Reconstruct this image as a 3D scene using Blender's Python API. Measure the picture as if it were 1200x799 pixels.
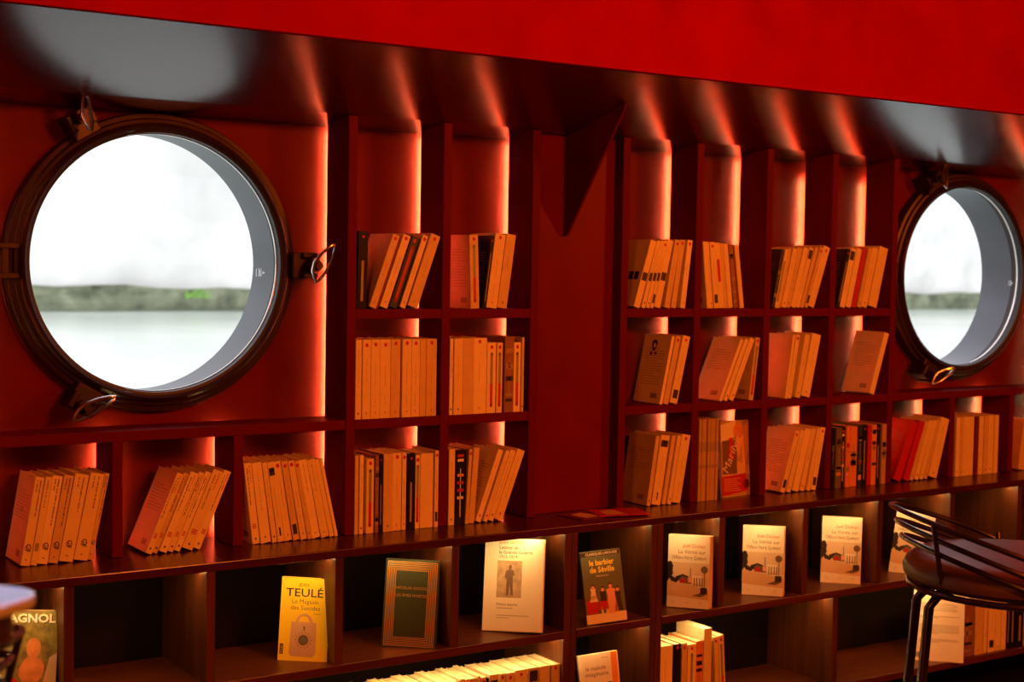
import bpy, bmesh, math, random
from mathutils import Vector, Matrix, Euler
rnd = random.Random(11)
S = bpy.context.scene
COL = S.collection
for o in list(bpy.data.objects): bpy.data.objects.remove(o)

# ------------------------------------------------------------------ camera
YAW, PITCH, ROLL, FPX = 0.58498, -0.05061, 0.01723, 1720.56
fw = Vector((math.sin(YAW), math.cos(YAW), 0)); rt = Vector((math.cos(YAW), -math.sin(YAW), 0)); up = Vector((0, 0, 1))
f2 = fw*math.cos(PITCH) + up*math.sin(PITCH); u2 = up*math.cos(PITCH) - fw*math.sin(PITCH)
r3 = rt*math.cos(ROLL) + u2*math.sin(ROLL); u3 = u2*math.cos(ROLL) - rt*math.sin(ROLL)
cam = bpy.data.cameras.new('camera'); co = bpy.data.objects.new('camera', cam); COL.objects.link(co)
m = Matrix((( r3.x, u3.x, -f2.x, 0), (r3.y, u3.y, -f2.y, -2.7), (r3.z, u3.z, -f2.z, 1.33), (0, 0, 0, 1)))
co.matrix_world = m
cam.sensor_width = 36; cam.lens = FPX/1200*36; cam.clip_start = .05
cam.dof.use_dof = True; cam.dof.focus_distance = 3.0; cam.dof.aperture_fstop = 5.0
S.camera = co
S.view_settings.view_transform = 'Standard'; S.view_settings.look = 'None'
S.view_settings.gamma = 1; S.view_settings.exposure = 0; S.view_settings.use_curve_mapping = False

# ------------------------------------------------------------------ daylight, room lamps and added fill lights
w = bpy.data.worlds.new('overcast_sky'); S.world = w; w.use_nodes = True
bg = w.node_tree.nodes['Background']; bg.inputs[0].default_value = (.93, .92, 1, 1); bg.inputs[1].default_value = 2.3
def area(name, loc, target, size, power, color):
    l = bpy.data.lights.new(name, 'AREA'); l.shape = 'DISK'; l.size = size; l.energy = power; l.color = color
    o = bpy.data.objects.new(name, l); COL.objects.link(o); o.location = loc
    o.rotation_euler = (Vector(target) - Vector(loc)).to_track_quat('-Z', 'Y').to_euler()
    return o
AMB = (1, .16, .010)
area('warm_area_light', (4.6, -3.2, 2.15), (2.4, 0, 1.3), .45, 58, AMB)
area('warm_area_light', (1.9, -2.6, 2.2), (1.0, 0, 1.2), .45, 47, AMB)
area('warm_area_light', (-1.3, -2.7, 2.1), (1.4, 0, 1.1), .45, 17, AMB)  # added fill for left-facing book covers, no known lamp there
area('added_cool_fill', (.05, -1.25, 2.33), (.08, -1.2, 0), .35, 5.5, (.60, .76, 1)).data.spread = .5  # added cool fill over table and stool, not a known hatch
LED_WHITE = (1, .92, .38)      # strips behind the shelf uprights
LED_WARM = (1, .56, .17)       # strips below the shelves
LED_BACK_POWER = 330; LED_UNDER_POWER = 55

# ------------------------------------------------------------------ materials
def mat(name, color, rough=.5, metal=0, emit=None, power=0, var=.12, scale=8, bump=0, bscale=60, coat=0, spec=.5, wood=False):
    M = bpy.data.materials.new(name); M.use_nodes = True; nt = M.node_tree; b = nt.nodes['Principled BSDF']
    b.inputs['Roughness'].default_value = rough; b.inputs['Metallic'].default_value = metal
    b.inputs['Specular IOR Level'].default_value = spec
    if coat: b.inputs['Coat Weight'].default_value = coat; b.inputs['Coat Roughness'].default_value = .15
    c = tuple(color) + (1,)
    if emit:
        b.inputs['Base Color'].default_value = (.5, .5, .5, 1); b.inputs['Emission Color'].default_value = tuple(emit) + (1,)
        b.inputs['Emission Strength'].default_value = power; return M
    tc = nt.nodes.new('ShaderNodeTexCoord'); n = nt.nodes.new('ShaderNodeTexNoise'); n.inputs['Scale'].default_value = scale; n.inputs['Detail'].default_value = 5
    if wood:
        mp = nt.nodes.new('ShaderNodeMapping'); mp.inputs['Scale'].default_value = (14, 14, .9) if wood == 'v' else (.9, 14, 14)
        nt.links.new(tc.outputs['Object'], mp.inputs[0]); nt.links.new(mp.outputs[0], n.inputs['Vector']); n.inputs['Distortion'].default_value = .6
    else: nt.links.new(tc.outputs['Object'], n.inputs['Vector'])
    r = nt.nodes.new('ShaderNodeValToRGB'); r.color_ramp.elements[0].position = .3; r.color_ramp.elements[1].position = .7
    r.color_ramp.elements[0].color = tuple(x*(1-var) for x in color) + (1,); r.color_ramp.elements[1].color = tuple(min(1, x*(1+var)) for x in color) + (1,)
    nt.links.new(n.outputs['Fac'], r.inputs[0]); nt.links.new(r.outputs[0], b.inputs['Base Color'])
    if bump:
        n2 = nt.nodes.new('ShaderNodeTexNoise'); n2.inputs['Scale'].default_value = bscale; nt.links.new(tc.outputs['Object'], n2.inputs['Vector'])
        bp = nt.nodes.new('ShaderNodeBump'); bp.inputs['Strength'].default_value = bump; bp.inputs['Distance'].default_value = .002
        nt.links.new(n2.outputs['Fac'], bp.inputs['Height']); nt.links.new(bp.outputs[0], b.inputs['Normal'])
    return M
RED = (.135, .0056, .0028)
M = {
 'paint': mat('red_paint', (.115, .004, .003), .5, bump=.15, bscale=25, spec=.04),
 'paint_gloss': mat('red_gloss_paint', (.10, .0022, .0018), .21, bump=.05, bscale=12, spec=.8),
 'beam': mat('red_beam_paint', (.36, .0012, .001), .6, spec=.0),
 'lining': mat('red_lining_paint', RED, .42, bump=.1, bscale=25, spec=.04),
 'panel': mat('red_panel_paint', (.15, .003, .002), .4, spec=.08),
 'wood': mat('dark_veneer', (.075, .020, .006), .38, var=.45, wood='v', scale=3),
 'woodh': mat('dark_veneer_flat', (.08, .018, .006), .32, var=.35, wood='h', scale=3),
 'back': mat('near_black_board', (.007, .0025, .002), .7, spec=.1), 'ledge': mat('maroon_ledge', (.055, .007, .004), .25, var=.3, wood='h', scale=3),  # cabinet back boards are near-black, darker than the veneer
 'floor': mat('dark_floor', (.06, .03, .02), .5, wood='h'),
 'roomwall': mat('dull_red_wall', (.10, .01, .008), .6),
 'bronze': mat('brown_painted_iron', (.033, .010, .005), .42, metal=.25, bump=.25, bscale=40),
 'steel': mat('worn_steel', (.62, .56, .52), .22, metal=1),
 'rubber': mat('black_rubber', (.012, .012, .013), .5),
 'reveal': mat('pale_grey_reveal', (.10, .115, .135), .4),
 'etch': mat('etched_white', (.9, .93, .95), .6),
 'black_metal': mat('black_stool_metal', (.075, .065, .075), .24, metal=.8),
 'leather': mat('brown_leather', (.10, .045, .04), .42, var=.25, scale=14, bump=.5, bscale=90),
 'tabletop': mat('tabletop_daylight_tint', (.42, .48, .58), .25, spec=1, coat=1), 'tabledge': mat('dark_edge', (.03, .012, .01), .4),  # bluish tabletop colour imitates reflected daylight
 'stone': mat('pale_quay_stone', (.78, .78, .74), .9, var=.20, scale=1.6, bump=.5, bscale=4),
 'moss': mat('dark_moss', (.20, .22, .14), .95, var=.65, scale=5), 'tuft': mat('bright_weed', (.30, .55, .12), .8),
 'water': mat('river_water', (.60, .67, .60), .15, var=.15, scale=.6, bump=1, bscale=2.5),
 'led': mat('led_behind', (1, 1, 1), emit=LED_WHITE, power=LED_BACK_POWER),
 'ledw': mat('led_warm', (1, 1, 1), emit=LED_WARM, power=LED_UNDER_POWER),
 # book stocks and inks
 'creamw': mat('pale_cream_card', (.86, .78, .60), .36, var=.04, scale=30), 'creamt': mat('aged_cream_card', (.66, .53, .34), .42, var=.08, scale=30),
 'cream': mat('cream_card', (.80, .70, .50), .38, var=.05, scale=30), 'white': mat('white_card', (.86, .82, .72), .35, var=.03),
 'paper': mat('page_paper', (.78, .68, .48), .8, var=.12, scale=120),
 'black': mat('black_card', (.010, .009, .009), .4, spec=.2), 'navy': mat('navy_card', (.02, .025, .06), .35),
 'redc': mat('red_card', (.50, .012, .008), .35), 'dred': mat('dark_red_card', (.16, .012, .01), .4),
 'brown': mat('brown_card', (.27, .13, .07), .45), 'olive': mat('olive_card', (.15, .14, .05), .4), 'green': mat('dark_green_card', (.025, .05, .02), .35),
 'orange': mat('orange_card', (.75, .30, .10), .4), 'tan': mat('tan_card', (.5, .36, .2), .4), 'blueg': mat('grey_blue_card', (.30, .33, .30), .4),
 'ink': mat('black_ink', (.03, .02, .018), .5), 'rink': mat('red_ink', (.50, .012, .01), .5), 'gink': mat('grey_ink', (.35, .27, .2), .5),
 'gold': mat('gilt', (.85, .55, .22), .3, metal=.9), 'yellow': mat('yellow_cover', (.90, .66, .03), .32, var=.02), 'clothg': mat('green_cloth', (.022, .032, .009), .5),
 'teal': mat('slate_green_cover', (.13, .17, .11), .35), 'sky': mat('pale_peach_sky', (.72, .60, .46), .4), 'sand': mat('sand', (.72, .50, .30), .4),
 'bag': mat('dusty_pink', (.62, .38, .24), .5), 'yink': mat('yellow_ink', (.95, .82, .10), .4), 'pinkd': mat('pale_pink', (.80, .45, .35), .4),
 'photo': mat('sepia_photo', (.48, .36, .25), .5, var=.3, scale=60), 'sepia': mat('sepia_dark', (.17, .11, .07), .5), 'fruit': mat('peach_tone', (.66, .27, .10), .5, var=.25, scale=40),
 'leafy': mat('olive_foliage_print', (.24, .20, .06), .5, var=.5, scale=70), 'oink': mat('orange_ink', (.85, .30, .04), .5),
}
def glass():
    G = bpy.data.materials.new('clear_glass'); G.use_nodes = True; nt = G.node_tree; nt.nodes.clear()
    o = nt.nodes.new('ShaderNodeOutputMaterial'); mx = nt.nodes.new('ShaderNodeMixShader'); t = nt.nodes.new('ShaderNodeBsdfTransparent'); g = nt.nodes.new('ShaderNodeBsdfGlossy')
    g.inputs['Roughness'].default_value = .03; t.inputs[0].default_value = (.97, .975, .975, 1)
    lw = nt.nodes.new('ShaderNodeLayerWeight'); lw.inputs[0].default_value = .5
    p5 = nt.nodes.new('ShaderNodeMath'); p5.operation = 'POWER'; p5.inputs[1].default_value = 5; nt.links.new(lw.outputs['Facing'], p5.inputs[0])
    ma = nt.nodes.new('ShaderNodeMath'); ma.operation = 'MULTIPLY_ADD'; ma.inputs[1].default_value = .8; ma.inputs[2].default_value = .03; nt.links.new(p5.outputs[0], ma.inputs[0])
    nt.links.new(ma.outputs[0], mx.inputs[0]); nt.links.new(t.outputs[0], mx.inputs[1]); nt.links.new(g.outputs[0], mx.inputs[2]); nt.links.new(mx.outputs[0], o.inputs[0]); return G
M['glass'] = glass()
def frosted():
    G = bpy.data.materials.new('etched_white'); G.use_nodes = True; nt = G.node_tree; nt.nodes.clear()
    o = nt.nodes.new('ShaderNodeOutputMaterial'); t = nt.nodes.new('ShaderNodeBsdfTranslucent'); t.inputs[0].default_value = (.95, .97, 1, 1); nt.links.new(t.outputs[0], o.inputs[0]); return G
M['etch'] = frosted()

# ------------------------------------------------------------------ helpers
def obj(name, bm, mats, parent=None, smooth=False, bevel=0):
    bmesh.ops.recalc_face_normals(bm, faces=bm.faces)
    me = bpy.data.meshes.new(name); bm.to_mesh(me); bm.free()
    for k in ([mats] if isinstance(mats, str) else mats): me.materials.append(M[k])
    if smooth:
        for p in me.polygons: p.use_smooth = True
        me.set_sharp_from_angle(angle=math.radians(40))
    o = bpy.data.objects.new(name, me); COL.objects.link(o)
    if parent: o.parent = parent
    if bevel:
        b = o.modifiers.new('bevel', 'BEVEL'); b.width = bevel; b.segments = 2; b.limit_method = 'ANGLE'
    return o
def tag(o, label=None, cat=None, group=None, kind=None):
    if label: o['label'] = label; assert 4 <= len(label.split()) <= 16, label
    if cat: o['category'] = cat
    if group: o['group'] = group
    if kind: o['kind'] = kind
    return o
def empty(name, loc=(0, 0, 0), rot=(0, 0, 0)):
    o = bpy.data.objects.new(name, None); o.empty_display_size = .05; COL.objects.link(o); o.location = loc; o.rotation_euler = rot; return o
def box(bm, x0, x1, y0, y1, z0, z1, mi=0, mtx=None):
    vs = [Vector((x, y, z)) for x in (x0, x1) for y in (y0, y1) for z in (z0, z1)]
    if mtx: vs = [mtx @ v for v in vs]
    v = [bm.verts.new(c) for c in vs]
    for f in ((0, 1, 3, 2), (4, 6, 7, 5), (0, 4, 5, 1), (2, 3, 7, 6), (0, 2, 6, 4), (1, 5, 7, 3)):
        bm.faces.new([v[i] for i in f]).material_index = mi
    return bm
def bx(*a): return box(bmesh.new(), *a)
def tube(bm, pts, r, seg=10, closed=False, mi=0):
    pts = [Vector(p) for p in pts]; n = len(pts); rings = []
    ref = None
    for i, p in enumerate(pts):
        a = pts[(i-1) % n] if (closed or i) else p; b = pts[(i+1) % n] if (closed or i < n-1) else p
        t = (b - a).normalized()
        if ref is None: ref = t.orthogonal().normalized()
        ref = (ref - t*ref.dot(t)).normalized(); bi = t.cross(ref)
        rr = r[i] if isinstance(r, (list, tuple)) else r
        rings.append([bm.verts.new(p + (ref*math.cos(k*2*math.pi/seg) + bi*math.sin(k*2*math.pi/seg))*rr) for k in range(seg)])
    for i in range(n if closed else n-1):
        A, B = rings[i], rings[(i+1) % n]
        off = 0
        if closed and i == n-1: off = min(range(seg), key=lambda s: (A[0].co - B[s].co).length)
        for k in range(seg): bm.faces.new((A[k], A[(k+1) % seg], B[(k+1+off) % seg], B[(k+off) % seg])).material_index = mi
    if not closed:
        bm.faces.new(rings[0]).material_index = mi; bm.faces.new(rings[-1]).material_index = mi
    return bm
def lathe_y(bm, prof, cx, cz, seg=96, mi=0):
    """closed profile of (radius, y) revolved about the Y direction through (cx, cz)"""
    rings = [[bm.verts.new((cx + r*math.cos(a), y, cz + r*math.sin(a))) for r, y in prof] for a in (2*math.pi*k/seg for k in range(seg))]
    n = len(prof)
    for k in range(seg):
        A, B = rings[k], rings[(k+1) % seg]
        for i in range(n): bm.faces.new((A[i], A[(i+1) % n], B[(i+1) % n], B[i])).material_index = mi
    return bm
def disc(bm, c, r, mtx, mi, seg=14, sy=1):
    f = bm.faces.new([bm.verts.new(mtx @ Vector((c[0] + r*math.cos(2*math.pi*k/seg), 0, c[1] + r*sy*math.sin(2*math.pi*k/seg)))) for k in range(seg)]); f.material_index = mi
def quad(bm, x0, x1, z0, z1, mtx, mi, dep=0):
    f = bm.faces.new([bm.verts.new(mtx @ Vector(p)) for p in ((x0, dep, z0), (x1, dep, z0), (x1, dep, z1), (x0, dep, z1))]); f.material_index = mi
def poly(bm, pts, mtx, mi, dep=0):
    f = bm.faces.new([bm.verts.new(mtx @ Vector((p[0], dep, p[1]))) for p in pts]); f.material_index = mi
TC = {}
def text(bm, s, x, z, size, mtx, mi, align='LEFT', width=None, dep=0, bold=0):
    key = (s, align, bold)
    if key not in TC:
        c = bpy.data.curves.new('t', 'FONT'); c.body = s; c.align_x = align; c.size = 1; c.offset = bold; c.resolution_u = 2
        o = bpy.data.objects.new('t', c); COL.objects.link(o); bpy.context.view_layer.update()
        me = bpy.data.meshes.new_from_object(o.evaluated_get(bpy.context.evaluated_depsgraph_get()))
        TC[key] = ([tuple(v.co) for v in me.vertices], [tuple(p.vertices) for p in me.polygons])
        bpy.data.objects.remove(o); bpy.data.curves.remove(c); bpy.data.meshes.remove(me)
    V, F = TC[key]; sx = size
    if width and V: sx = width/max(1e-6, max(v[0] for v in V) - min(v[0] for v in V))
    vs = [bm.verts.new(mtx @ Vector((x + v[0]*sx, dep, z + v[1]*size))) for v in V]
    for f in F:
        try: bm.faces.new([vs[i] for i in f]).material_index = mi
        except ValueError: pass

# ------------------------------------------------------------------ the setting
PY = .122                                                    # hull lining behind the shelves
PORT = [(1.015, 1.325), (3.39, 1.323)]; GR = .2563
def plate(name, y, x0, x1, z0, z1, m, r):
    bm = bmesh.new(); E = []
    def loop(pts):
        v = [bm.verts.new((p[0], y, p[1])) for p in pts]
        for i in range(len(v)): E.append(bm.edges.new((v[i], v[(i+1) % len(v)])))
    loop([(x0, z0), (x1, z0), (x1, z1), (x0, z1)])
    for cx, cz in PORT: loop([(cx + r*math.cos(2*math.pi*k/96), cz + r*math.sin(2*math.pi*k/96)) for k in range(96)])
    bmesh.ops.triangle_fill(bm, edges=E, use_beauty=True)
    return bm
RX0, RX1, RY0, RZ = -2.2, 7.2, -6.2, 2.35
tag(obj('wall_back', plate('w', PY, RX0, RX1, 0, 1.64, 'paint', GR+.006), 'lining'), kind='structure')
tag(obj('wall_hull', plate('w', .235, RX0, RX1, -.1, 2.5, 'reveal', GR+.004), 'reveal'), kind='structure')
tag(obj('wall_left', bx(RX0-.05, RX0, RY0, .235, 0, RZ), 'roomwall'), kind='structure')
tag(obj('wall_right', bx(RX1, RX1+.05, RY0, .235, 0, RZ), 'roomwall'), kind='structure')
tag(obj('wall_front', bx(RX0, RX1, RY0-.05, RY0, 0, RZ), 'roomwall'), kind='structure')
tag(obj('floor', bx(RX0, RX1, RY0, .235, -.06, 0), 'floor'), kind='structure')
tag(obj('ceiling', bx(RX0, RX1, RY0, .235, RZ, RZ+.05), 'beam'), kind='structure')
# sloping glossy soffit above the shelves and the tall beam face in front of it
SY = -.35
def prism(name, prof, x0, x1, m, bevel=0):
    bm = bmesh.new(); a = [bm.verts.new((x0, y, z)) for y, z in prof]; b = [bm.verts.new((x1, y, z)) for y, z in prof]; n = len(prof)
    for i in range(n): bm.faces.new((a[i], a[(i+1) % n], b[(i+1) % n], b[i]))
    bm.faces.new(a); bm.faces.new(list(reversed(b)))
    return obj(name, bm, m, bevel=bevel)
tag(prism('ceiling_soffit', [(PY, 1.617), (0, 1.634), (SY+.012, 1.7255), (SY+.012, 1.80), (PY, 1.80)], RX0, RX1, 'paint_gloss'), kind='structure')
tag(prism('trim_1', [(SY, 1.727), (SY+.011, 1.7255), (SY+.011, RZ), (SY, RZ)], RX0, RX1, 'beam'), kind='structure')
# recessed panel between the two bookcases
tag(obj('trim_2', bx(1.8575, 2.0885, .033, .1215, .7685, 1.633), 'panel'), kind='structure')

# ------------------------------------------------------------------ portholes (windows of the room)
def porthole(n, cx, cz, arms=True):
    win = tag(empty('window_%d' % n, (cx, PY, cz)), kind='structure')
    L = lambda bm: [setattr(v, 'co', v.co - Vector((cx, PY, cz))) for v in bm.verts] and bm
    bm = lathe_y(bmesh.new(), [(GR+.006, PY-.001), (GR+.006, .128), (.296, .128), (.300, PY-.001)], cx, cz)   # red hull flange
    for a in (122, 238, 2): 
        a = math.radians(a); mt = Matrix.Translation((cx, .138, cz)) @ Matrix.Rotation(-a, 4, 'Y')
        box(bm, .28, .345, -.011, .011, -.03, .03, 0, mt)
    obj('flange', L(bm), 'paint', win, True, .002)
    prof = [(GR+.0035, .125), (GR+.0035, .078), (GR+.008, .074), (GR+.014, .078), (GR+.017, .088), (.280, .090), (.283, .096), (.291, .098), (.294, .105), (.294, .125)]
    obj('window_frame', L(lathe_y(bmesh.new(), prof, cx, cz)), 'bronze', win, True)
    obj('gasket', L(lathe_y(bmesh.new(), [(GR-.0025, .105), (GR-.0025, .082), (GR+.003, .080), (GR+.003, .105)], cx, cz)), 'rubber', win, True)
    obj('bead', L(lathe_y(bmesh.new(), [(GR-.0045, .104), (GR-.0045, .099), (GR-.0028, .098), (GR-.0028, .104)], cx, cz)), 'steel', win, True)
    obj('pane', L(lathe_y(bmesh.new(), [(.0001, .094), (GR-.0055, .094), (GR-.0055, .100), (.0001, .100)], cx, cz)), 'glass', win)
    obj('reveal_tube', L(lathe_y(bmesh.new(), [(GR+.003, .126), (GR+.003, .234), (GR+.006, .234), (GR+.006, .126)], cx, cz)), 'reveal', win, True)
    bm = bmesh.new()                                        # small etched maker's mark on the right side of the pane
    for k, (dx, l) in enumerate(((0, .016), (.0055, .017), (.008, .013), (.0105, .017))):
        quad(bm, .205+dx, .2062+dx, -.024, -.024+l, Matrix.Translation((0, .0935-PY, 0)), 0)
    poly(bm, [(.2195, -.013), (.2245, -.016), (.2195, -.019)], Matrix.Translation((0, .0935-PY, 0)), 0)
    obj('etched_mark', bm, 'etch', win)
    for a in (121, 240, 0):                                 # three swing bolts with loop handles
        ar = math.radians(a); R = Matrix.Rotation(-ar, 4, 'Y'); T = Matrix.Translation((0, 0, 0))
        bm = bmesh.new(); y0 = .098-PY; y1 = .066-PY
        box(bm, .278, .326, y1+.008, .124-PY, -.027, .027, 0, R)
        for s in (-1, 1): box(bm, .296, .330, y1-.004, .120-PY, s*.021-.006, s*.021+.006, 0, R)
        lg = obj('lug', bm, 'bronze', win, bevel=.003)
        bm = bmesh.new()
        tube(bm, [R @ Vector((.318, y, 0)) for y in (.126-PY, .03-PY)], .0075, 12)
        tube(bm, [R @ Vector((.318, y, 0)) for y in (.064-PY, .048-PY)], .014, 12)
        bolt = obj('bolt', bm, 'bronze', win, True)
        wx, wz = (R @ Vector((.318, 0, 0))).x, (R @ Vector((.318, 0, 0))).z
        ang = {121: 100, 240: 24, 0: 58}[a]; ca, sa = math.cos(math.radians(ang)), math.sin(math.radians(ang)); yb = .044-PY
        SC = {121: (1.15, .45), 240: (1.35, .75), 0: (1.3, .95)}[a]
        tri = [(-.020, 0, -.002), (-.026, .0, -.012), (-.018, .0, -.017), (0, -.004, -.018), (.022, -.008, -.014), (.036, -.012, -.005), (.039, -.012, .001), (.033, -.012, .006), (.018, -.006, .012), (0, 0, .014), (-.013, 0, .008)]
        tri = [(p[0]*SC[0], p[1], p[2]*SC[1]) for p in tri]
        pts = [(wx + p[0]*ca - p[2]*sa, yb - .012 + p[1], wz + p[0]*sa + p[2]*ca) for p in tri]
        h = obj('loop_handle', tube(bmesh.new(), pts, .0034, 8, True), 'steel', win, True)
        h['label'] = 'bare steel loop handle'
    if arms:
        bm = bmesh.new()
        for zz in (.028, -.028):
            box(bm, -.375, -.262, .086-PY, .100-PY, zz-.006, zz+.006)
        box(bm, -.3025, -.290, .088-PY, .112-PY, -.030, .030)
        obj('hinge_arm', bm, 'bronze', win, bevel=.002)
        obj('hinge_pin', tube(bmesh.new(), [(-.36, .095-PY, z) for z in (-.05, .05)], .009, 12), 'bronze', win, True)
for i, (cx, cz) in enumerate(PORT): porthole(i+1, cx, cz)

# ------------------------------------------------------------------ outside: river and quay
def rough_wall(x0, x1, z0, z1, y, dy, nx, nz, amp, seed):
    r = random.Random(seed); bm = bmesh.new(); g = {}
    for i in range(nx+1):
        for k in range(nz+1):
            g[i, k] = bm.verts.new((x0+(x1-x0)*i/nx, y + r.uniform(-amp, amp), z0+(z1-z0)*k/nz))
    for i in range(nx):
        for k in range(nz): bm.faces.new((g[i, k], g[i+1, k], g[i+1, k+1], g[i, k+1]))
    ext = bmesh.ops.extrude_face_region(bm, geom=bm.faces[:])
    for e in ext['geom']:
        if isinstance(e, bmesh.types.BMVert): e.co.y = y + dy
    return bm
tag(obj('wall_quay', rough_wall(-8, 34, .6, 5.5, 8.6, .6, 120, 14, .03, 3), 'stone'), kind='structure')
mo = obj('quay_moss', rough_wall(-8, 34, .935, 1.12, 8.51, .04, 160, 3, .012, 4), 'moss')
for v in mo.data.vertices:
    if v.co.z > 1.09: v.co.z += .012*math.sin(v.co.x*2.3) + .012*math.sin(v.co.x*7.1)
tag(mo, 'dark mossy band along the waterline of the pale quay wall', 'moss', kind='stuff')
bm = bmesh.new()
for k in range(26):
    x, z = 4.35 + rnd.gauss(0, .035), 1.03 + abs(rnd.gauss(0, .02)); a = rnd.uniform(-.6, .6); h = rnd.uniform(.04, .09)
    b0 = Vector((x, 8.495, z)); tip = b0 + Vector((math.sin(a)*h, -.05, math.cos(a)*h))
    v = [bm.verts.new(p) for p in (b0-Vector((.015, 0, 0)), b0+Vector((.015, 0, 0)), tip)]; bm.faces.new(v)
tag(obj('weed_tuft', bm, 'tuft'), 'bright green weed tuft on the quay, seen through the left porthole', 'plant')
tag(obj('river', bx(-10, 36, .26, 8.46, .4, .93), 'water'), 'pale green river water seen through the portholes', 'water', kind='stuff')

# ------------------------------------------------------------------ bookcases on the ledge
LT = .768; Z2 = 1.008; Z1 = 1.237; TH = .0205; DY = .0995
def case(name, label, divs, shelves, x_org):
    root = tag(empty(name, (x_org, 0, LT)), label, 'bookcase')
    def add(n, x0, x1, y0, y1, z0, z1):
        return obj(n, bx(x0-x_org, x1-x_org, y0, y1, z0-LT, z1-LT), 'paint', root, bevel=.0012)
    for x, z1 in divs: add('upright', x, x+.0205, 0, DY, LT+.0005, z1)
    for x0, x1, zt in shelves: add('shelf', x0+.0003, x1-.0003, .0008, DY-.002, zt-TH, zt)
    return root
TOP = 1.6325
tall = lambda xs: [(x, TOP) for x in xs]
lowd = lambda xs: [(x, Z2-TH-.0003) for x in xs]
A1 = [1.381, 1.607, 1.8365]
case('bookcase', 'red painted bookcase between the left porthole and the bracket, running under that porthole',
     tall([.63] + A1) + lowd([.892, 1.135]),
     [(.05, .63, Z2), (.6505, 1.381, Z2)] + [(a+.0205, b, z) for a, b in zip(A1, A1[1:]) for z in (Z2, Z1)], 1.381)
A2 = [2.089, 2.312, 2.539, 2.766, 2.993]
case('bookcase', 'red painted bookcase with four tall columns between the bracket and right porthole',
     tall(A2 + [3.75]) + lowd([3.244, 3.497]),
     [(3.0135, 3.75, Z2), (3.7705, 4.5, Z2)] + [(a+.0205, b, z) for a, b in zip(A2, A2[1:]) for z in (Z2, Z1)], 2.089)
# led strips stuck on the back edges of the uprights, shining onto the lining
LB = {.63: 'upright left of the left porthole', .892: 'first short upright under the left porthole', 1.135: 'second short upright under the left porthole',
      1.381: 'tall upright right of the left porthole', 1.607: 'second tall upright right of the left porthole', 1.8365: 'last tall upright before the blank red panel',
      2.312: 'second upright right of the bracket', 2.539: 'third upright right of the bracket', 2.766: 'fourth upright right of the bracket', 2.993: 'tall upright left of the right porthole',
      3.244: 'first short upright under the right porthole', 3.497: 'second short upright under the right porthole', 3.75: 'upright right of the right porthole'}
for x, lab in LB.items():
    hi = Z2-TH-.004 if x in (.892, 1.135, 3.244, 3.497) else (1.575 if x in (2.766, 2.993) else 1.612)
    t = tag(empty('led_strip', (x+.010, DY, LT)), 'glowing warm strip behind the ' + lab, 'light strip', 'light strips behind the uprights')
    obj('backing', box(box(bx(.0050, .0105, .0004, .0060, .004, hi-LT), .0044, .0050, .0004, .0087, .004, hi-LT), .0105, .0111, .0004, .0087, .004, hi-LT), 'steel', t)  # thin side walls added to stop strip light spilling onto book covers
    obj('diffuser', bx(.0053, .0102, .0061, .0082, .006, hi-LT-.002), 'led', t)
# gusset bracket on the panel
gx = 1.945
bm = bmesh.new()
prof = [(.0325, 1.402), (.0325, 1.6295), (-.003, 1.6335), (-.185, 1.681), (-.185, 1.675), (.020, 1.402)]
a = [bm.verts.new((gx, y, z)) for y, z in prof]; b = [bm.verts.new((gx+.006, y, z)) for y, z in prof]
bm.faces.new(a); bm.faces.new(list(reversed(b)))
for i in range(len(prof)): bm.faces.new((a[i], a[(i+1) % 6], b[(i+1) % 6], b[i]))
bk = tag(empty('bracket', (gx, .0325, 1.402)), 'dark red triangular bracket propping the soffit above the blank panel', 'bracket')
for v in bm.verts: v.co -= Vector((gx, .0325, 1.402))
obj('web_plate', bm, 'paint', bk)

# ------------------------------------------------------------------ ledge and lower cabinets
LY = -.127
tag(obj('worktop', bx(-.6, 5.2, LY, .1215, LT-.0175, LT-.0003), 'ledge', bevel=.002), 'long dark maroon wooden ledge carrying the bottom row of books', 'ledge')
ZA, ZB, ZC = .537, .297, .085
LDX = [(.518, 0), (.783, 0), (1.049, 0), (1.317, 0), (1.585, 0), (1.887, 1), (2.113, 1), (2.318, 0), (2.589, 0), (2.852, 0), (3.127, 0), (3.405, 0), (3.68, 0), (3.95, 0)]
def cabinet(label, x0, x1, divA, divB, th=.018):
    r = tag(empty('cabinet', (x0, LY, 0)), label, 'cabinet')
    top = LT-.0178
    def add(n, a, b, y0, y1, z0, z1, m='wood'): return obj(n, bx(a-x0, b-x0, y0-LY, y1-LY, z0, z1), m, r, bevel=.001)
    for x in (x0, x1-th): add('side_panel', x, x+th, LY+.002, .107, .0005, top)
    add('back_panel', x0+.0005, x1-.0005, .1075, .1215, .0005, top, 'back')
    for z in (ZA, ZB, ZC): add('shelf', x0+th+.0003, x1-th-.0003, LY+.001, .107, z-.018, z, 'woodh')
    for x in divA: add('divider', x-th, x, LY+.004, .107, ZA+.0003, top)
    for x in divB: add('divider', x-th, x, LY+.004, .107, ZB+.0003, ZA-.0183)
    add('plinth', x0+th+.0005, x1-th-.0005, LY+.03, LY+.045, .0005, ZC-.0185)
    return r
cabinet('dark wooden cabinet below the left half of the ledge, holding the yellow book', -.29, 1.8715, [.246, .518, .783, 1.049, 1.317, 1.585], [.246, .783, 1.20])
cabinet('narrow dark wooden cabinet unit below the blank red panel', 1.872, 2.1105, [], [], .016)
cabinet('dark wooden cabinet below the right half of the ledge, behind the bar stool', 2.111, 4.35, [2.318, 2.589, 2.852, 3.127, 3.405, 3.68, 3.95], [2.7, 3.68])
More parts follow.
